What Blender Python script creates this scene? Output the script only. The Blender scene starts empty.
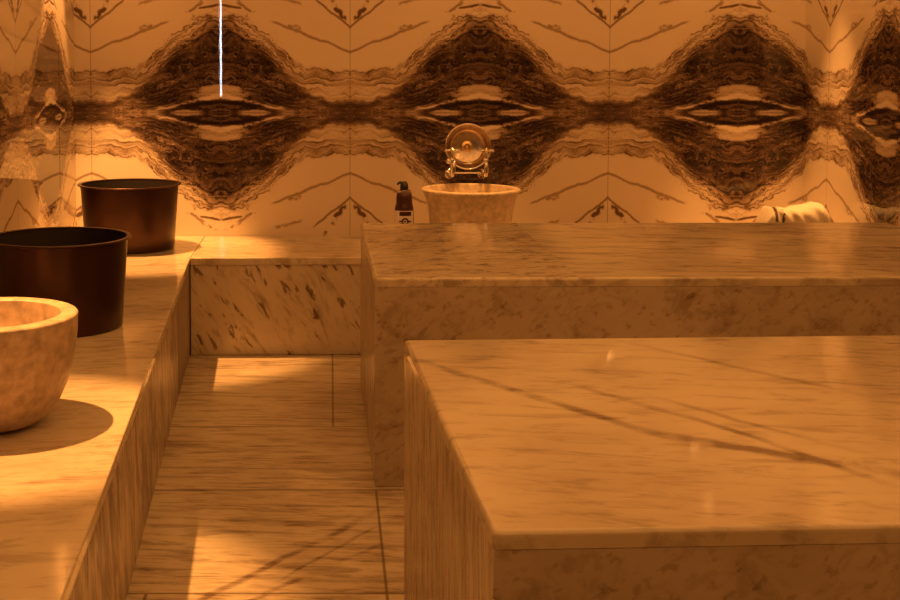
import bpy, bmesh, math, random
from math import sin, cos, pi, radians
from mathutils import Vector, Matrix
random.seed(4)
S = bpy.context.scene
C = S.collection

# ------------------------------------------------------------------ mesh helpers
def add_box(bm, x0, x1, y0, y1, z0, z1, bevel=0.0, seg=3, top=False):
    b = bmesh.new()
    bmesh.ops.create_cube(b, size=1)
    for v in b.verts:
        v.co = Vector((x0 + (v.co.x + .5) * (x1 - x0), y0 + (v.co.y + .5) * (y1 - y0), z0 + (v.co.z + .5) * (z1 - z0)))
    if bevel:
        es = [e for e in b.edges if not (top and max(v.co.z for v in e.verts) < z0 + 1e-5)]
        bmesh.ops.bevel(b, geom=es, offset=bevel, segments=seg, profile=.5, affect='EDGES')
    merge(bm, b)

def merge(bm, b, mat=None):
    if mat is not None:
        bmesh.ops.transform(b, matrix=mat, verts=b.verts)
    me = bpy.data.meshes.new('tmp'); b.to_mesh(me); b.free()
    bm.from_mesh(me); bpy.data.meshes.remove(me)

def add_lathe(bm, prof, n=64, cx=0, cy=0, mat=None):
    """prof: list of (r, z); r == 0 closes to a pole."""
    b = bmesh.new(); rings = []
    for r, z in prof:
        if r < 1e-6:
            rings.append([b.verts.new((cx, cy, z))])
        else:
            rings.append([b.verts.new((cx + r * cos(2*pi*k/n), cy + r * sin(2*pi*k/n), z)) for k in range(n)])
    for A, B in zip(rings, rings[1:]):
        for k in range(n):
            k2 = (k + 1) % n
            if len(A) == 1 and len(B) == 1: continue
            if len(A) == 1: b.faces.new((A[0], B[k2], B[k]))
            elif len(B) == 1: b.faces.new((A[k], A[k2], B[0]))
            else: b.faces.new((A[k], A[k2], B[k2], B[k]))
    bmesh.ops.recalc_face_normals(b, faces=b.faces)
    merge(bm, b, mat)

def add_tube(bm, pts, r, n=14, close=False):
    pts = [Vector(p) for p in pts]
    rs = r if isinstance(r, (list, tuple)) else [r] * len(pts)
    b = bmesh.new(); rings = []
    up = None
    m = len(pts)
    for i, p in enumerate(pts):
        if close: t = pts[(i+1) % m] - pts[(i-1) % m]
        else: t = pts[min(i+1, m-1)] - pts[max(i-1, 0)]
        t.normalize()
        if up is None:
            up = Vector((0, 0, 1)) if abs(t.z) < .9 else Vector((1, 0, 0))
        s = t.cross(up).normalized(); up = s.cross(t).normalized()
        rings.append([b.verts.new(p + rs[i] * (cos(2*pi*k/n) * s + sin(2*pi*k/n) * up)) for k in range(n)])
    prs = list(zip(rings, rings[1:]))
    if close: prs.append((rings[-1], rings[0]))
    for A, B in prs:
        for k in range(n):
            b.faces.new((A[k], A[(k+1) % n], B[(k+1) % n], B[k]))
    if not close:
        b.faces.new(rings[0][::-1]); b.faces.new(rings[-1])
    bmesh.ops.recalc_face_normals(b, faces=b.faces)
    merge(bm, b)

def add_sphere(bm, c, rx, ry=None, rz=None, u=20, v=12):
    b = bmesh.new(); bmesh.ops.create_uvsphere(b, u_segments=u, v_segments=v, radius=1)
    for q in b.verts: q.co = Vector((c[0] + q.co.x*rx, c[1] + q.co.y*(ry or rx), c[2] + q.co.z*(rz or rx)))
    merge(bm, b)

def obj(name, bm, mat, parent=None, smooth=True, ang=35):
    me = bpy.data.meshes.new(name); bm.to_mesh(me); bm.free()
    if smooth:
        for p in me.polygons: p.use_smooth = True
        me.set_sharp_from_angle(angle=radians(ang))
        for p in me.polygons:
            if p.area > .004: p.use_smooth = False
    o = bpy.data.objects.new(name, me); C.objects.link(o)
    if mat: me.materials.append(mat)
    if parent: o.parent = parent
    return o

def thing(name, label, cat, loc=(0, 0, 0), rz=0, group=None):
    o = bpy.data.objects.new(name, None); C.objects.link(o)
    o.empty_display_size = .1
    o.location = loc; o.rotation_euler = (0, 0, rz)
    tag(o, label, cat, group)
    return o

def tag(o, label, cat, group=None):
    o['label'] = label; o['category'] = cat
    if group: o['group'] = group

def dup(root, loc, rz=0, label=None):
    r = root.copy(); C.objects.link(r); r.location = loc; r.rotation_euler = (0, 0, rz)
    if label: r['label'] = label
    for ch in list(root.children):
        c = ch.copy(); C.objects.link(c); c.parent = r
        for g in ch.children:
            d = g.copy(); C.objects.link(d); d.parent = c
    return r

# ------------------------------------------------------------------ node helpers
class NT:
    def __init__(s, name):
        s.m = bpy.data.materials.new(name); s.m.use_nodes = True
        s.t = s.m.node_tree; s.t.nodes.clear()
        s.out = s.n('ShaderNodeOutputMaterial')
        s.bs = s.n('ShaderNodeBsdfPrincipled')
        s.t.links.new(s.bs.outputs[0], s.out.inputs[0])
    def n(s, k, **a):
        x = s.t.nodes.new(k)
        for q, v in a.items(): setattr(x, q, v)
        return x
    def put(s, sock, v):
        if isinstance(v, bpy.types.NodeSocket): s.t.links.new(v, sock)
        elif v is not None: sock.default_value = v
    def M(s, op, a, b=None, c=None, clamp=False):
        x = s.n('ShaderNodeMath', operation=op, use_clamp=clamp)
        for i, v in enumerate((a, b, c)):
            if v is not None: s.put(x.inputs[i], v)
        return x.outputs[0]
    def add(s, a, b): return s.M('ADD', a, b)
    def sub(s, a, b): return s.M('SUBTRACT', a, b)
    def mul(s, a, b): return s.M('MULTIPLY', a, b)
    def div(s, a, b): return s.M('DIVIDE', a, b)
    def mx(s, a, b): return s.M('MAXIMUM', a, b)
    def mn(s, a, b): return s.M('MINIMUM', a, b)
    def inv(s, a): return s.M('SUBTRACT', 1.0, a)
    def mad(s, a, b, c): return s.M('MULTIPLY_ADD', a, b, c)
    def clamp(s, a): return s.M('ADD', a, 0.0, clamp=True)
    def ss(s, lo, hi, v):
        x = s.n('ShaderNodeMapRange', interpolation_type='SMOOTHSTEP', clamp=True)
        s.put(x.inputs[0], v); s.put(x.inputs[1], lo); s.put(x.inputs[2], hi)
        return x.outputs[0]
    def lerp(s, a, b, t): return s.add(s.mul(a, s.inv(t)), s.mul(b, t))
    def xyz(s, x, y, z=0.0):
        c = s.n('ShaderNodeCombineXYZ')
        s.put(c.inputs[0], x); s.put(c.inputs[1], y); s.put(c.inputs[2], z)
        return c.outputs[0]
    def sep(s, v):
        c = s.n('ShaderNodeSeparateXYZ'); s.put(c.inputs[0], v); return c.outputs
    def noise(s, vec, scale=1.0, detail=3.0, rough=.5, dist=0.0):
        x = s.n('ShaderNodeTexNoise'); s.put(x.inputs['Vector'], vec)
        x.inputs['Scale'].default_value = scale; x.inputs['Detail'].default_value = detail
        x.inputs['Roughness'].default_value = rough; x.inputs['Distortion'].default_value = dist
        return x.outputs['Fac']
    def curve(s, v, pts):
        x = s.n('ShaderNodeFloatCurve'); cu = x.mapping.curves[0]
        cu.points[0].location = pts[0]; cu.points[-1].location = pts[-1]
        for p in pts[1:-1]: cu.points.new(*p)
        x.mapping.update(); s.put(x.inputs['Value'], v)
        return x.outputs[0]
    def ramp(s, v, stops):
        x = s.n('ShaderNodeValToRGB'); e = x.color_ramp.elements
        e[0].position = stops[0][0]; e[0].color = (*stops[0][1], 1)
        e[1].position = stops[-1][0]; e[1].color = (*stops[-1][1], 1)
        for p, c in stops[1:-1]:
            q = e.new(p); q.color = (*c, 1)
        s.put(x.inputs[0], v); return x.outputs[0]
    def mapping(s, vec, scale=(1, 1, 1), rot=(0, 0, 0), loc=(0, 0, 0)):
        r = s.n('ShaderNodeMapping')
        s.put(r.inputs['Vector'], vec); r.inputs['Rotation'].default_value = rot; r.inputs['Location'].default_value = loc
        k = s.n('ShaderNodeVectorMath', operation='MULTIPLY')
        s.put(k.inputs[0], r.outputs[0]); k.inputs[1].default_value = scale
        return k.outputs[0]
    def obj(s): return s.n('ShaderNodeTexCoord').outputs['Object']
    def uv(s): return s.n('ShaderNodeTexCoord').outputs['UV']
    def bump(s, h, strength, dist=.01):
        b = s.n('ShaderNodeBump'); b.inputs['Strength'].default_value = strength; b.inputs['Distance'].default_value = dist
        s.put(b.inputs['Height'], h); s.put(s.bs.inputs['Normal'], b.outputs[0])
    def fin(s, col=None, rough=None, metal=None, **k):
        if col is not None:
            s.put(s.bs.inputs['Base Color'], (*col[:3], 1) if isinstance(col, tuple) else col)
        if rough is not None: s.put(s.bs.inputs['Roughness'], rough)
        if metal is not None: s.put(s.bs.inputs['Metallic'], metal)
        for q, v in k.items(): s.put(s.bs.inputs[q.replace('_', ' ')], v)
        return s.m

# ------------------------------------------------------------------ materials
SEAM = .958
def wall_marble():
    n = NT('bookmatched_marble')
    uvx = n.sep(n.uv())
    k = n.div(n.sub(uvx[0], .672), .582)
    u = n.M('PINGPONG', k, 1.0)
    v = n.div(n.M('ABSOLUTE', n.sub(uvx[1], SEAM)), .584)
    p = n.xyz(u, v, 0.0)
    nA = n.sub(n.noise(p, 3.2, 4, .55), .5)
    nB = n.sub(n.noise(n.mapping(p, loc=(5.3, 2.1, 0)), 9, 4, .6), .5)
    nC = n.sub(n.noise(n.mapping(p, loc=(1.3, 7.7, 0)), 4.0, 4, .6), .5)
    nD = n.sub(n.noise(n.mapping(p, loc=(11.3, 3.7, 0)), 24, 3, .6), .5)
    vw = n.mx(n.add(v, n.add(n.mul(nA, .17), n.mul(nB, .10))), 0.0)
    vw = n.lerp(v, vw, n.ss(0.0, .14, v))
    uw = n.clamp(n.add(u, n.add(n.mul(nC, .16), n.mul(nB, .05))))
    vb = n.curve(uw, [(0, .76), (.12, .735), (.25, .655), (.41, .54), (.52, .44), (.62, .355), (.75, .33), (.88, .31), (1, .30)])
    F = n.div(vw, vb)
    # fine layers that follow the outline of the figure
    q = n.xyz(n.mul(uw, 2.2), n.add(n.mul(F, 9.0), n.mul(nB, .7)), 0.0)
    st = n.noise(q, 1.6, 6, .68)
    q2 = n.xyz(n.mul(uw, 1.8), n.add(n.mul(F, 12.0), n.mul(nD, .8)), 3.0)
    rg = n.inv(n.M('ABSOLUTE', n.mad(n.noise(q2, 1.5, 4, .6), 2.0, -1.0)))
    line = n.ss(.90, .985, rg)
    light_line = n.ss(.60, .74, n.noise(n.xyz(n.mul(uw, 3.2), n.mul(F, 13.0), 9.0), 1.5, 4, .6))
    fine = n.noise(n.xyz(n.mul(uw, 18), n.mul(F, 14), 5.0), 2.0, 4, .7)
    Fh = n.curve(uw, [(0, .93), (.15, .90), (.3, .84), (.45, .74), (.58, .60), (.7, .46), (.82, .36), (1, .34)])
    Fc = n.add(F, n.mul(n.sub(st, .5), .34))
    core = n.inv(n.ss(n.sub(Fh, .16), n.add(Fh, .06), Fc))
    edge = n.inv(n.ss(.96, 1.0, n.add(F, n.mul(nB, .05))))
    cap = n.inv(n.ss(.93, 1.16, n.add(F, n.mul(n.sub(st, .5), .5))))   # loose streaks just outside
    # pale lens in the middle and the pale leaf along the seam
    ed = n.add(n.M('POWER', n.div(u, .215), 2.0), n.M('POWER', n.div(n.sub(v, .150), .070), 2.0))
    eye = n.inv(n.ss(.55, 1.25, n.add(ed, n.mul(nB, 1.7))))
    ld = n.add(n.M('ABSOLUTE', n.div(n.sub(u, .36), .25)), n.div(v, .072))
    leaf = n.inv(n.ss(.70, 1.08, n.add(ld, n.mul(nB, .6))))
    ld2 = n.add(n.M('ABSOLUTE', n.div(n.sub(u, .72), .22)), n.div(v, .10))
    leaf2 = n.mul(n.inv(n.ss(.7, 1.2, n.add(ld2, n.mul(nB, .8)))), n.ss(.45, .6, fine))
    bd = n.M('ABSOLUTE', n.sub(n.add(v, n.mul(nB, .05)), n.mad(u, -.19, .095)))
    band = n.mul(n.inv(n.ss(.008, .024, bd)), n.inv(n.ss(.40, .5, u)))
    d_core = n.add(.66, n.add(n.mul(n.sub(st, .5), 1.5), n.mul(n.sub(fine, .5), .75)))
    d_core = n.sub(d_core, n.mul(light_line, .22))
    sm = n.noise(n.xyz(n.mul(uw, 1.3), n.add(n.mul(F, 7.0), n.mul(nB, .35)), 12.0), 1.5, 3, .5)
    d_mid = n.add(.22, n.add(n.mul(n.sub(sm, .5), n.mad(n.ss(.3, .7, u), -.9, 2.2)), n.mul(n.sub(st, .5), n.mad(n.ss(.35, .65, u), -.75, .95))))
    d = n.mul(n.mx(edge, n.mul(cap, .6)), n.lerp(d_mid, d_core, core))
    d = n.add(d, n.mul(n.mul(line, n.mx(edge, n.mul(cap, .7))), n.mad(n.ss(.4, .7, u), -.28, .42)))
    d = n.mul(d, n.inv(n.mul(eye, .66)))
    d = n.mul(d, n.inv(n.mul(leaf, .60)))
    d = n.mul(d, n.inv(n.mul(leaf2, .45)))
    bd2 = n.M('ABSOLUTE', n.sub(n.add(v, n.mul(nB, .05)), n.mad(u, -.20, .135)))
    d = n.sub(n.add(d, n.mul(band, .42)), n.mul(n.mul(n.inv(n.ss(.006, .02, bd2)), n.inv(n.ss(.45, .6, u))), .26))
    # crisp outline
    ol = n.inv(n.ss(.0, .035, n.M('ABSOLUTE', n.sub(n.add(F, n.mul(nB, .12)), 1.0))))
    d = n.add(d, n.mul(n.mul(ol, .42), n.ss(.35, .55, n.noise(p, 7, 3, .6))))
    # chevron veins in the pale field
    fld = n.inv(edge)
    def vein(u0, v0, u1, v1, w, amp, brk, seed, wob=.06):
        sl = (v1 - v0) / (u1 - u0)
        nn = n.sub(n.noise(n.mapping(p, loc=(seed, seed * 2.1, 0)), 6, 5, .6), .5)
        lv = n.add(n.mad(n.sub(u, u0), sl, v0), n.mul(nn, wob))
        dd = n.M('ABSOLUTE', n.sub(v, lv))
        ln = n.inv(n.ss(w * .25, w, dd))
        lo, hi = min(u0, u1), max(u0, u1)
        ln = n.mul(ln, n.mul(n.ss(lo - .03, lo + .03, u), n.inv(n.ss(hi - .01, hi + .02, u))))
        if brk: ln = n.mul(ln, n.ss(brk, brk + .12, n.noise(n.mapping(p, loc=(seed * 3, 1, 0)), 9, 3, .6)))
        return n.mul(ln, amp)
    vs = [vein(1.0, .47, .40, .70, .018, .38, 0, 1.7), vein(.62, .645, .42, .72, .035, .42, .42, 2.9, .14),
          vein(1.0, .66, .72, .88, .018, .45, .3, 4.1), vein(.97, .73, .80, .92, .055, .62, .47, 5.2, .22),
          vein(.0, .83, .16, .80, .016, .55, .2, 6.3, .05), vein(.03, .90, .30, .76, .02, .40, .40, 7.7, .10),
          vein(.62, .84, .40, .90, .02, .35, .4, 8.3), vein(1.0, 1.02, .55, 1.25, .025, .35, .3, 9.1)]
    t = vs[0]
    for w in vs[1:]: t = n.mx(t, w)
    d = n.add(d, n.mul(t, fld))
    d = n.clamp(n.add(d, n.mul(n.sub(n.noise(p, 5, 5, .65), .5), .10)))
    # panel joints
    j = n.mx(n.ss(.9962, .9985, u), n.inv(n.ss(.0018, .005, v)))
    col = n.ramp(d, [(0, (.66, .55, .42)), (.16, (.57, .45, .33)), (.34, (.36, .255, .17)), (.55, (.155, .095, .06)), (.78, (.055, .032, .024)), (1, (.020, .012, .012))])
    mix = n.n('ShaderNodeMix', data_type='RGBA')
    n.put(mix.inputs['Factor'], n.mul(j, .62)); n.put(mix.inputs['A'], col); mix.inputs['B'].default_value = (.10, .055, .035, 1)
    wob = n.noise(n.mapping(n.uv(), (1, 1, 1)), 9, 2, .5)
    n.bump(wob, .004, .01)
    return n.fin(mix.outputs['Result'], .010)

STONE = (.62, .52, .37); STONE2 = (.50, .40, .28); VEIN = (.15, .095, .06)
def marble(name, scale, rot=(0, 0, 0), loc=(0, 0, 0), lo=.47, hi=.62, amt=.8, dash=0.0, dscale=(14, 14, 14), drot=(0, 0, 0),
           base=STONE, base2=STONE2, vein=VEIN, rough=.10, dist=.6, lines=(), joints=None, bump=.015):
    n = NT(name); P = n.obj()
    big = n.noise(n.mapping(P, (1, 1, 1), loc=loc), 2.1, 4, .55)
    st = n.noise(n.mapping(P, scale, rot, loc), 1.0, 8, .68, dist)
    st2 = n.noise(n.mapping(P, tuple(a * 2.7 for a in scale), rot, tuple(a + 4 for a in loc)), 1.0, 5, .6, .2)
    d = n.mul(n.ss(lo, hi, st), amt)
    d = n.add(d, n.mul(n.mul(n.ss(lo + .02, hi + .02, st2), amt * .7), n.ss(.32, .56, big)))
    if dash:
        dn = n.noise(n.mapping(P, dscale, drot, tuple(a + 9 for a in loc)), 1.0, 3, .55, .25)
        d = n.add(d, n.mul(n.ss(.58, .66, dn), dash))
    sp = n.sep(P)
    for (x0, y0, x1, y1, w, a) in lines:           # long soft veins crossing the slab (local x, y)
        wn = n.sub(n.noise(n.mapping(P, loc=(x0 * 3, y0, 1)), 5, 5, .6), .5)
        sl = (y1 - y0) / (x1 - x0)
        dd = n.sub(n.sub(sp[1], n.mad(n.sub(sp[0], x0), sl, y0)), n.mul(wn, .07))
        ln = n.inv(n.ss(w * .2, w, n.M('ABSOLUTE', dd)))
        ln = n.mul(ln, n.mul(n.ss(x0 - .05, x0 + .05, sp[0]), n.inv(n.ss(x1 - .1, x1 + .1, sp[0]))))
        ln = n.mul(ln, n.ss(.30, .55, n.noise(n.mapping(P, loc=(3, x0, y0)), 7, 4, .6)))
        d = n.add(d, n.mul(ln, a))
    d = n.clamp(d)
    bcol = n.n('ShaderNodeMix', data_type='RGBA')
    n.put(bcol.inputs['Factor'], n.ss(.34, .66, big)); bcol.inputs['A'].default_value = (*base, 1); bcol.inputs['B'].default_value = (*base2, 1)
    c = n.n('ShaderNodeMix', data_type='RGBA')
    n.put(c.inputs['Factor'], d); n.put(c.inputs['A'], bcol.outputs['Result']); c.inputs['B'].default_value = (*vein, 1)
    col = c.outputs['Result']
    if joints:
        jm = None
        for f in joints:
            g = f(n, sp); jm = g if jm is None else n.mx(jm, g)
        c2 = n.n('ShaderNodeMix', data_type='RGBA')
        n.put(c2.inputs['Factor'], n.mul(jm, .7)); n.put(c2.inputs['A'], col); c2.inputs['B'].default_value = (.07, .042, .025, 1)
        col = c2.outputs['Result']
    rn = n.noise(P, 60, 3, .6)
    n.bump(n.add(n.noise(P, 14, 3, .5), n.mul(rn, .15)), bump, .01)
    return n.fin(col, n.mad(big, .06, rough - .03))

def plain(name, col, rough, metal=0.0, nscale=0, var=.25, bump=0, **k):
    n = NT(name); c = (*col, 1)
    if nscale:
        f = n.noise(n.obj(), nscale, 4, .6)
        a = tuple(x * (1 - var) for x in col); b = tuple(min(1, x * (1 + var)) for x in col)
        c = n.ramp(f, [(.3, a), (.7, b)])
        if bump: n.bump(f, bump, .004)
    return n.fin(c, rough, metal, **k)

def emis(name, col, s):
    n = NT(name); n.fin((.8, .8, .8), .4)
    n.bs.inputs['Emission Color'].default_value = (*col, 1); n.bs.inputs['Emission Strength'].default_value = s
    return n.m

WALL = wall_marble()
H_ = pi / 2
top_a = marble('table_top_marble', (5, 21, 8), (0, 0, .12), (0, 0, 0), .48, .64, .50)
top_a2 = marble('table_top_marble_speckled', (9, 22, 9), (0, 0, -.2), (3, 7, 1), .46, .62, .55, dash=.35, dscale=(22, 50, 20))
top_b = marble('near_table_marble', (6, 22, 8), (0, 0, .2), (6, 2, 0), .50, .66, .42, rough=.055, bump=.004,
               lines=((.03, .92, .34, .437, .040, .75), (.34, .437, .66, .20, .040, .85), (.30, .72, .46, .48, .030, .6), (.46, .48, .60, .20, .035, .7), (.42, .64, .60, .38, .025, .5), (.50, 1.08, .80, .66, .03, .35)))
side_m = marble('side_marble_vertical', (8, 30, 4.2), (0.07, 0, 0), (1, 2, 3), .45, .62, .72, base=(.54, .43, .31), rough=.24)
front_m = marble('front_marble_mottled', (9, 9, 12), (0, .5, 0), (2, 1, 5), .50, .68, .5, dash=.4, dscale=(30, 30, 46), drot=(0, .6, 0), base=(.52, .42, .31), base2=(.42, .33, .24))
riser_m = marble('riser_marble_dashes', (18, 9, 5), (0, .5, 0), (4, 4, 0), .50, .68, .5, dash=.85, dscale=(34, 22, 11), drot=(0, .5, 0))
bench_m = marble('bench_top_marble', (6, 20, 8), (0, 0, -.15), (8, 1, 2), .49, .66, .40)
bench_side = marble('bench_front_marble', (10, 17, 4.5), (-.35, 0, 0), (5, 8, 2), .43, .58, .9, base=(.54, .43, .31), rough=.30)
ledge_m = marble('ledge_top_marble', (6, 22, 8), (0, 0, 0), (1, 9, 2), .48, .66, .5)

def jline(axis, pos, w, lo=None, hi=None):
    def f(n, sp):
        g = n.inv(n.ss(w * .4, w, n.M('ABSOLUTE', n.sub(sp[axis], pos))))
        if lo is not None:
            o = sp[1 - axis]
            g = n.mul(g, n.mul(n.M('GREATER_THAN', o, lo), n.M('LESS_THAN', o, hi)))
        return g
    return f
floor_m = marble('floor_marble', (4.2, 25, 8), (0, 0, .05), (3, 3, 3), .46, .62, .52, rough=.14,
                 joints=(jline(1, 3.60, .007), jline(1, 2.90, .006), jline(0, .010, .005, 4.22, 5.3), jline(1, 4.22, .005), jline(0, .130, .005, 2.0, 3.6),
                         jline(0, -.42, .006, 2.0, 2.9)),
                 lines=((-.30, 2.85, .12, 3.42, .03, .6), (-.24, 2.80, .13, 3.2, .02, .5), (-.1, 3.0, .13, 3.33, .016, .5)))
bowl_m = plain('rough_beige_stone', (.46, .34, .23), .42, 0, 34, .32, .30)
basin_m = plain('polished_beige_stone', (.58, .45, .30), .34, 0, 42, .30, .10)
bucket_m = plain('dark_bronze_metal', (.060, .027, .017), .30, .72, 6, .2)
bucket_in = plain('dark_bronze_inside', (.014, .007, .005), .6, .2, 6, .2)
chrome = plain('chrome', (.75, .70, .64), .10, 1.0)
bowl_metal = plain('hammered_steel', (.58, .48, .38), .2, 1.0, 40, .2, .3)
boss_m = plain('brass_boss', (.75, .52, .25), .22, 1.0)
bottle_m = plain('burgundy_plastic', (.045, .012, .012), .28)
black_m = plain('black_plastic', (.012, .010, .010), .35)
label_m = plain('pale_paper_label', (.68, .60, .55), .6)
plaster = plain('beige_plaster', (.24, .18, .13), .75, 0, 8, .1)
trim_m = plain('bronze_trim', (.20, .12, .07), .35, .8)
AMBER = (1.0, .415, .098)

# ------------------------------------------------------------------ room
XL, XR, YB, YR, HC = -1.146, 2.130, 5.84, -1.99, 2.20
def struct(name, bm, m):
    o = obj(name, bm, m, smooth=False); o['kind'] = 'structure'; return o
def box_struct(name, b, m):
    bm = bmesh.new(); add_box(bm, *b); return struct(name, bm, m)
T = .12
def marble_wall(name, b, uvf):
    bm = bmesh.new(); add_box(bm, *b)
    L = bm.loops.layers.uv.new('UVMap')
    for f in bm.faces:
        for l in f.loops: l[L].uv = uvf(l.vert.co)
    return struct(name, bm, WALL)
box_struct('floor', (XL - T, XR + T, YR - T, YB + T, -.1, 0), floor_m)
box_struct('ceiling', (XL - T, XR + T, YR - T, YB + T, HC, HC + .1), plaster)
marble_wall('wall_back', (XL - T, XR + T, YB, YB + T, 0, HC), lambda c: (c.x, c.z))
marble_wall('wall_left', (XL - T, XL, YR, YB, 0, HC), lambda c: (XL - (YB - c.y), c.z))
marble_wall('wall_right', (XR, XR + T, YR, YB, 0, HC), lambda c: (XR + (YB - c.y), c.z))
box_struct('wall_rear', (XL - T, XR + T, YR - T, YR, 0, HC), plaster)

# ------------------------------------------------------------------ left bench and back ledge
BH = .40
def slab_poly(bm, pts, z0, z1, bevel=.0035):
    b = bmesh.new()
    vs = [b.verts.new((x, y, z0)) for x, y in pts]
    f = b.faces.new(vs)
    r = bmesh.ops.extrude_face_region(b, geom=[f])
    for v in r['geom']:
        if isinstance(v, bmesh.types.BMVert): v.co.z = z1
    bmesh.ops.recalc_face_normals(b, faces=b.faces)
    if bevel: bmesh.ops.bevel(b, geom=list(b.edges), offset=bevel, segments=3, profile=.5, affect='EDGES')
    merge(bm, b)

def edge_x(y): return -.567 + (y - 5.218) * (-.567 + .410) / (5.218 - 1.94)
bench = thing('marble_bench', 'long veined marble bench along the left wall, carrying the two buckets', 'bench', (XL, 0, 0))
def bl(pts): return [(x - XL, y) for x, y in pts]
g = .001
bm = bmesh.new(); slab_poly(bm, bl([(XL + g, -1.0), (edge_x(-1.0), -1.0), (edge_x(5.215), 5.215), (edge_x(5.215), 5.838), (XL + g, 5.838)]), BH - .03, BH)
obj('bench_top', bm, bench_m, bench)
for (a, b_) in ((-1.0, 2.26), (2.263, 5.212)):
    bm = bmesh.new(); slab_poly(bm, bl([(edge_x(a) - .026, a), (edge_x(a) - .006, a), (edge_x(b_) - .006, b_), (edge_x(b_) - .026, b_)]), .001, BH - .03, .0015)
    obj('front_panel', bm, bench_side, bench)
bm = bmesh.new(); slab_poly(bm, bl([(XL + g, -1.0), (edge_x(-1.0) - .03, -1.0), (edge_x(5.215) - .03, 5.83), (XL + g, 5.83)]), .001, BH - .031, 0)
obj('core', bm, plaster, bench)

ledge = thing('marble_ledge', 'low marble ledge along the back wall, carrying the basin, bottle and towel', 'ledge', (edge_x(5.215), 5.215, 0))
lx = edge_x(5.215)
bm = bmesh.new(); slab_poly(bm, [(.001, .003), (XR - lx - .002, .053), (XR - lx - .002, .623), (.001, .623)], BH - .03, BH)
obj('ledge_top', bm, ledge_m, ledge)
for a, b_ in ((0.001, .86), (.863, 1.76), (1.763, XR - lx - .002)):
    ya, yb = .008 + a * .0186, .008 + b_ * .0186
    bm = bmesh.new(); slab_poly(bm, [(a, ya), (b_, yb), (b_, yb + .02), (a, ya + .02)], .001, BH - .03, .0015)
    obj('riser_panel', bm, riser_m, ledge)
bm = bmesh.new(); add_box(bm, .001, XR - lx - .002, .08, .62, .001, BH - .031)
obj('core', bm, plaster, ledge)

# ------------------------------------------------------------------ two massage tables
TH = .60
LIP = .025
def table(label, loc, rz, L, D, tops, seed):
    t = thing('massage_table', label, 'table', loc, rz, 'marble massage tables')
    for (x0, x1, m) in tops:
        bm = bmesh.new(); add_box(bm, 0, L, 0, D, TH - LIP, TH, .008, 4, True)
        for xc, sgn in ((x0, -1), (x1, 1)):
            if .001 < xc < L - .001:      # square-cut joint between two slabs
                r = bmesh.ops.bisect_plane(bm, geom=list(bm.verts) + list(bm.edges) + list(bm.faces), plane_co=(xc, 0, 0), plane_no=(sgn, 0, 0), clear_outer=True)
                bmesh.ops.holes_fill(bm, edges=[e_ for e_ in bm.edges if e_.is_boundary])
        obj('top_slab', bm, m, t)
    e = .0008
    def pn(name, b, m):
        bm = bmesh.new(); add_box(bm, *b, .0012, 1); obj(name, bm, m, t)
    pn('front_panel', (e, L - e, e, e + .02, .001, TH - LIP - .0004), front_m)
    pn('back_panel', (e, L - e, D - e - .02, D - e, .001, TH - LIP - .0004), front_m)
    pn('side_panel', (e, e + .02, e + .0205, D - e - .0205, .001, TH - LIP - .0004), side_m)
    pn('side_panel', (L - e - .02, L - e, e + .0205, D - e - .0205, .001, TH - LIP - .0004), side_m)
    return t
table('wide marble massage table farther back, two top slabs, in front of the stone basin', (.127, 3.622, 0), .0125, 1.96, 1.165,
      ((0, .5755, top_a2), (.576, 1.96, top_a)), 0)
table('nearest marble massage table, one pale top slab with a long diagonal vein', (.217, 1.694, 0), .046, 1.86, 1.150,
      ((0, 1.86, top_b),), 1)

# ------------------------------------------------------------------ buckets
def bucket(label, loc, rz):
    t = thing('bucket', label, 'bucket', loc, rz, 'dark buckets on the bench')
    r0, r1, h, w = .187, .206, .276, .003
    bm = bmesh.new()
    add_lathe(bm, [(0, .0), (r0 - .006, 0), (r0, .004), (r0 + .001, .010), (r1, h - .006), (r1 - w, h - .006), (r0 - w, .010), (0, .008)], 96)
    obj('body', bm, bucket_m, t, ang=50)
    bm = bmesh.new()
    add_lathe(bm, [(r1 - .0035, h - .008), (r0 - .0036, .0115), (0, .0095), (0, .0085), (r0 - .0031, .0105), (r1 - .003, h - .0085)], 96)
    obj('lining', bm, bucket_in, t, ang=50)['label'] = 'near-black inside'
    bm = bmesh.new()
    add_tube(bm, [((r1 + .009) * cos(2*pi*k/96), (r1 + .009) * sin(2*pi*k/96), h - .003) for k in range(96)], .0032, 10, True)
    add_lathe(bm, [(r1 - .0035, h - .007), (r1 - .0035, h - .001), (r1 + .009, h), (r1 + .009, h - .004), (r1, h - .008), (r1 - .0035, h - .007)], 96)
    obj('rim', bm, bucket_m, t, ang=50)
    return t
bk = bucket('dark bronze bucket at the back corner of the bench, near the back wall', (-.850, 5.490, BH), 0)
dup(bk, (-.822, 3.92, BH), 1.1, 'dark bronze bucket in the middle of the bench, right behind the big stone bowl')

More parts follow.
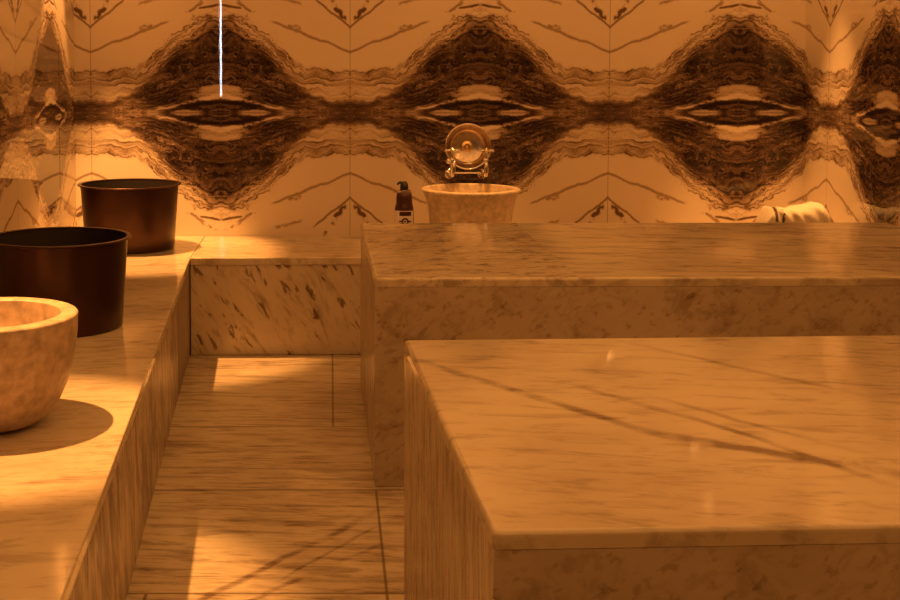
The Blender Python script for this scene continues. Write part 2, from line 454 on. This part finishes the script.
# ------------------------------------------------------------------ stone bowl on the bench, stone basin on the ledge
t = thing('stone_bowl', 'big round-bottomed beige stone bowl on the bench, nearest in the left foreground', 'bowl', (-.765, 2.88, BH))
def bowl_prof(R, r0, h, th, lip):
    pts = [(0, 0), (r0 * .75, 0), (r0, .004)]
    for k in range(1, 11):
        a = k / 10
        rr = r0 + (R - r0) * sin(a * pi / 2) ** .80
        pts.append((rr, .004 + (h - .016) * (1 - cos(a * pi / 2)) ** .86 if a < 1 else h - .012))
    pts += [(R + .001, h - .005), (R - .002, h - .001), (R - .006, h), (R - lip, h), (R - lip - .004, h - .003)]
    for k in range(1, 10):
        a = k / 10
        pts.append(((R - lip - .006) * cos(a * pi / 2) ** .62, h - .006 - (h - th - .006) * sin(a * pi / 2)))
    pts.append((0, th)); return pts
bm = bmesh.new(); add_lathe(bm, bowl_prof(.197, .085, .252, .05, .034), 96); obj('bowl_body', bm, bowl_m, t, ang=45)

t = thing('stone_basin', 'round beige stone wash basin on the ledge under the chrome tap', 'basin', (.603, 5.545, BH))
prof = [(0, 0), (.160, 0), (.166, .004), (.170, .03), (.176, .10), (.183, .17), (.192, .205), (.205, .232), (.2115, .238), (.2125, .243), (.211, .247), (.206, .249),
        (.184, .250), (.180, .247), (.172, .21), (.158, .13), (.13, .07), (.07, .05), (0, .047)]
bm = bmesh.new(); add_lathe(bm, prof, 96); obj('basin_body', bm, basin_m, t, ang=30)

# ------------------------------------------------------------------ taps and the metal bowl hung on them
t = thing('mixer_tap', 'chrome two-handled wall tap over the stone basin, holding the round metal bowl', 'tap', (.613, YB, .695))
bm = bmesh.new()
for sx in (-.074, .074):
    add_lathe(bm, [(0, 0), (.022, 0), (.022, .006), (.018, .010), (.010, .012), (.010, .05), (0, .05)], 32, mat=Matrix.Translation((sx, 0, -.012)) @ Matrix.Rotation(H_, 4, 'X'))
    add_tube(bm, [(sx, -.045, -.012), (sx, -.120, -.012), (sx, -.137, -.006), (sx, -.142, .010), (sx, -.142, .060)], .0095, 16); add_sphere(bm, (sx, -.142, .062), .0125)
add_tube(bm, [(-.074, -.088, .0005), (.074, -.088, .0005)], .0045, 14); add_sphere(bm, (-.092, -.150, .058), .0135); add_tube(bm, [(-.074, -.142, .055), (-.092, -.150, .058)], .006, 10)
obj('bridge_pipe', bm, chrome, t)
for sg in (-1, 1):
    sx = sg * .074
    bm = bmesh.new()
    add_tube(bm, [(sx, -.146, .055), (sx - sg * .002, -.166, .056), (sx - sg * .003, -.176, .048), (sx - sg * .003, -.180, .030), (sx - sg * .003, -.180, .008)], [.010, .010, .0095, .0085, .0090], 16)
    obj('spout', bm, chrome, t)
    bm = bmesh.new()
    add_tube(bm, [(sx, -.142, .066), (sx, -.142, .098)], .0075, 12)
    add_tube(bm, [(sx - .028, -.142, .104), (sx + .028, -.142, .104)], .0055, 12)
    add_tube(bm, [(sx, -.170, .104), (sx, -.114, .104)], .0055, 12)
    for dx, dy in ((-.029, 0), (.029, 0), (0, -.029), (0, .029)): add_sphere(bm, (sx + dx, -.142 + dy, .104), .0080)
    add_sphere(bm, (sx, -.142, .106), .011)
    obj('cross_handle', bm, chrome, t)

t = thing('metal_bowl', 'round shiny metal hammam bowl standing face out on the chrome wall tap', 'bowl', (.613, 5.752, .813))
t.rotation_euler = (radians(86), 0, 0)
R = .1035
bm = bmesh.new()
add_lathe(bm, [(0, -.050), (.068, -.050), (.076, -.046), (.086, -.030), (.094, -.010), (R - .006, 0), (R - .0075, .001), (.0925, -.008), (.0845, -.028), (.0745, -.0435), (.067, -.0475), (0, -.0475)], 96)
obj('bowl_body', bm, bowl_metal, t, ang=40)
bm = bmesh.new(); add_tube(bm, [((R - .004) * cos(2*pi*k/96), (R - .004) * sin(2*pi*k/96), .001) for k in range(96)], .0042, 12, True)
obj('rolled_rim', bm, chrome, t)
bm = bmesh.new(); add_lathe(bm, [(.024, -.0474), (.020, -.0455), (.012, -.0445), (.006, -.038), (.003, -.036), (0, -.0355)], 48)
obj('centre_boss', bm, boss_m, t)

# ------------------------------------------------------------------ soap bottle
t = thing('soap_bottle', 'dark burgundy pump bottle with a pale label, on the ledge left of the basin', 'bottle', (.313, 5.46, BH))
bm = bmesh.new()
add_lathe(bm, [(0, 0), (.036, 0), (.040, .004), (.0405, .10), (.0405, .145), (.040, .170), (.036, .188), (.034, .196), (.0335, .222), (.031, .238), (.026, .243), (0, .243)], 48)
obj('bottle_body', bm, bottle_m, t, ang=40)
bm = bmesh.new(); add_lathe(bm, [(.016, .2425), (.0275, .243), (.0285, .247), (.0275, .251), (.016, .252), (0, .252)], 40)
obj('collar', bm, chrome, t)
bm = bmesh.new()
add_lathe(bm, [(0, .2515), (.017, .2515), (.018, .262), (.0155, .276), (.010, .286), (0, .288)], 32)
add_tube(bm, [(.004, 0, .279), (-.014, -.002, .283), (-.024, -.003, .280), (-.029, -.003, .273)], [.007, .006, .005, .0042], 12)
obj('pump_head', bm, black_m, t)
def wrap(bm, z0, z1, a0, a1, r, nseg=24):
    b = bmesh.new(); A = []; B = []
    for k in range(nseg + 1):
        a = a0 + (a1 - a0) * k / nseg
        A.append((b.verts.new((r * cos(a), r * sin(a), z0)), b.verts.new((r * cos(a), r * sin(a), z1))))
        B.append((b.verts.new(((r - .0006) * cos(a), (r - .0006) * sin(a), z0)), b.verts.new(((r - .0006) * cos(a), (r - .0006) * sin(a), z1))))
    for k in range(nseg):
        b.faces.new((A[k][0], A[k+1][0], A[k+1][1], A[k][1])); b.faces.new((B[k+1][0], B[k][0], B[k][1], B[k+1][1]))
        b.faces.new((A[k][1], A[k+1][1], B[k+1][1], B[k][1])); b.faces.new((A[k+1][0], A[k][0], B[k][0], B[k+1][0]))
    merge(bm, b)
bm = bmesh.new(); wrap(bm, .070, .166, -H_ - 1.35, -H_ + 1.05, .0414)
lb = obj('label', bm, label_m, t)
bm = bmesh.new(); wrap(bm, .145, .163, -H_ - .55, -H_ + .75, .0417)
wrap(bm, .176, .179, -H_ - .5, -H_ + .6, .0411)
b = bmesh.new()
add_lathe(bm, [(0, .0008), (.013, .0008), (.0155, .0003), (0, -.0003)], 28, mat=Matrix.Translation((.002, -.0414, .122)) @ Matrix.Rotation(H_, 4, 'X'))
for s in (-1, 1): add_box(bm, .002 + s * .019 - .006, .002 + s * .019 + .006, -.0405, -.0375, .119, .125)
b.free()
obj('label_print', bm, bottle_m, lb)
bm = bmesh.new(); add_lathe(bm, [(.0045, .0012), (.008, .0012), (.008, .0004), (.0045, .0004)], 24, mat=Matrix.Translation((.002, -.0414, .122)) @ Matrix.Rotation(H_, 4, 'X'))
obj('emblem_ring', bm, label_m, lb)

# ------------------------------------------------------------------ folded towel at the right end of the ledge
def towel_mat():
    n = NT('cream_cotton'); P = n.sep(n.uv())
    w = n.noise(n.uv(), 4, 3, .5)
    k = n.add(P[0], n.mul(n.sub(w, .5), .10))
    s = n.mul(n.ss(.10, .115, k), n.inv(n.ss(.14, .155, k)))
    s2 = n.mul(n.ss(.20, .21, k), n.inv(n.ss(.23, .245, k)))
    d = n.mul(n.mx(s, s2), n.ss(.40, .5, n.noise(n.uv(), 9, 3, .5)))
    col = n.ramp(d, [(0, (.60, .52, .40)), (1, (.07, .04, .025))])
    n.bump(n.noise(n.obj(), 160, 3, .6), .35, .003)
    return n.fin(col, .9)
t = thing('towel', 'crumpled cream towel with dark stripes at the right end of the back ledge', 'towel', (1.80, 5.42, BH))
cot = towel_mat()
def fold_layer(z, h, x0, x1, dy, seed):
    rr = random.Random(seed); N, Mn = 64, 20
    ph = [rr.random() * 6 for _ in range(6)]
    b = bmesh.new(); L = b.loops.layers.uv.new('UVMap'); grid = []
    for i in range(N + 1):
        a = i / N; row = []
        x = x0 + (x1 - x0) * a
        env = min(1, (a / .10) ** .6 if a < .10 else 1) * min(1, ((1 - a) / .22) ** .75 if a > .78 else 1)
        hump = .16 * math.exp(-((a - .72) / .13) ** 2)
        for j in range(Mn):
            th = 2 * pi * j / Mn
            cy_, cz_ = cos(th), sin(th)
            hh = h * env * (1 + hump + .05 * sin(a * 9 + ph[0] + 1.4 * cy_) + .035 * sin(a * 27 + ph[1] + 3 * cy_))
            sx = math.copysign(abs(cy_) ** .55, cy_); sz = math.copysign(abs(cz_) ** .7, cz_)
            y = dy * sx * (.85 + .15 * env) + .012 * sin(a * 13 + ph[2]) + .006 * sin(a * 37 + 5 * cz_)
            row.append(b.verts.new((x, y, z + hh * .5 * (1 + sz))))
        grid.append(row)
    for i in range(N):
        for j in range(Mn):
            f = b.faces.new((grid[i][j], grid[i+1][j], grid[i+1][(j+1) % Mn], grid[i][(j+1) % Mn]))
            for l, (ii, jj) in zip(f.loops, ((i, j), (i+1, j), (i+1, j+1), (i, j+1))): l[L].uv = (ii / N, jj / Mn)
    b.faces.new(grid[0][::-1]); b.faces.new(grid[-1])
    bmesh.ops.recalc_face_normals(b, faces=b.faces)
    return b
bm = bmesh.new(); merge(bm, fold_layer(0.001, .095, .0, .318, .085, 3)); obj('lower_fold', bm, cot, t, ang=80)
bm = bmesh.new(); merge(bm, fold_layer(.090, .092, .008, .312, .08, 8)); obj('upper_fold', bm, cot, t, ang=80)

# ------------------------------------------------------------------ lamps of the room, and an added fill
lens = emis('lamp_lens', AMBER, 550)
def downlight(label, x, y):
    t = thing('downlight', label, 'ceiling lamp', (x, y, HC), 0, 'ceiling downlights')
    bm = bmesh.new(); add_lathe(bm, [(.024, 0), (.052, -.001), (.052, -.006), (.040, -.010), (.024, -.004), (.024, 0)], 40); obj('trim_ring', bm, trim_m, t)
    bm = bmesh.new(); add_lathe(bm, [(0, -.001), (.0235, -.001), (.0235, -.006), (.021, -.014), (.013, -.020), (0, -.022)], 32); obj('lens', bm, lens, t)
    return t
def spot(name, loc, aim, power, deg, blend, r=.02, col=AMBER):
    L = bpy.data.lights.new(name, 'SPOT'); L.energy = power; L.color = col; L.spot_size = radians(deg); L.spot_blend = blend; L.shadow_soft_size = r
    o = bpy.data.objects.new(name, L); C.objects.link(o); o.location = loc
    o.rotation_euler = (Vector(aim) - Vector(loc)).to_track_quat('-Z', 'Y').to_euler()
    return o
dl = None
LAMPS = [(-1.09, 5.42, 'in the back left corner'), (-1.05, 2.93, 'over the stone bowl'), (1.86, 5.42, 'in the back right corner'), (2.05, 4.5, 'over the far end of the farther table'),
         (2.05, 2.3, 'over the far end of the nearer table'), (-1.05, .4, 'left, behind the viewer'), (.60, 5.50, 'over the stone basin')]
for x, y, w in LAMPS:
    lab = 'round amber ceiling downlight ' + w
    if dl is None: dl = downlight(lab, x, y)
    else: dup(dl, (x, y, HC), 0, lab)
spot('spot_corner', (-1.09, 5.42, HC - .03), (-.82, 5.41, 0), 490, 43, .4)
spot('spot_bowl', (-1.05, 2.93, HC - .03), (-.74, 2.82, .2), 390, 34, .5)
spot('spot_towel', (1.86, 5.42, HC - .03), (1.86, 5.46, 0), 230, 40, .7)
spot('spot_basin', (.60, 5.50, HC - .03), (.60, 5.50, 0), 130, 34, .6)

A = bpy.data.lights.new('ceiling_fill', 'AREA'); A.shape = 'RECTANGLE'; A.size = 2.6; A.size_y = 5.5; A.energy = 53; A.color = AMBER  # unseen soft fill added to lift the whole room
o = bpy.data.objects.new('ceiling_fill', A); C.objects.link(o); o.location = (.5, 2.2, HC - .03)

# white light tube standing in for a lit doorway gap: its reflection is the thin white line in the marble
strip = thing('door_gap_light', 'thin white vertical light tube standing in for a lit door gap, seen mirrored', 'lamp', (-1.1405, YR, 0))
bm = bmesh.new(); add_box(bm, -.005, .012, .001, .02, 0, 2.15); add_box(bm, .009, .013, .018, .085, 0, 2.15); obj('housing_light_shield', bm, black_m, strip)  # backing plus a side fin added to keep light off the right wall
bm = bmesh.new(); add_box(bm, -.0045, .003, .0205, .03, .755, 2.14); obj('strip', bm, emis('white_strip', (.9, .93, 1.0), 40), strip)

# ------------------------------------------------------------------ world, camera, view
W = bpy.data.worlds.new('World'); S.world = W; W.use_nodes = True
W.node_tree.nodes['Background'].inputs[0].default_value = (.02, .01, .004, 1)
cd = bpy.data.cameras.new('Camera'); cam = bpy.data.objects.new('Camera', cd); C.objects.link(cam)
cd.sensor_width = 36; cd.lens = 1300 / 900 * 36; cd.clip_start = .02
pit = radians(3.6)
py0 = 50 + 1300 * math.tan(pit)
cam.location = (0, 0, 1.24); cam.rotation_euler = (H_ - pit, 0, 0)
cd.shift_x = (450 - 330) / 900; cd.shift_y = -(300 - py0) / 900
S.camera = cam
S.view_settings.view_transform = 'Standard'; S.view_settings.look = 'None'; S.view_settings.gamma = 1.0; S.view_settings.use_curve_mapping = False
S.view_settings.exposure = 0.0
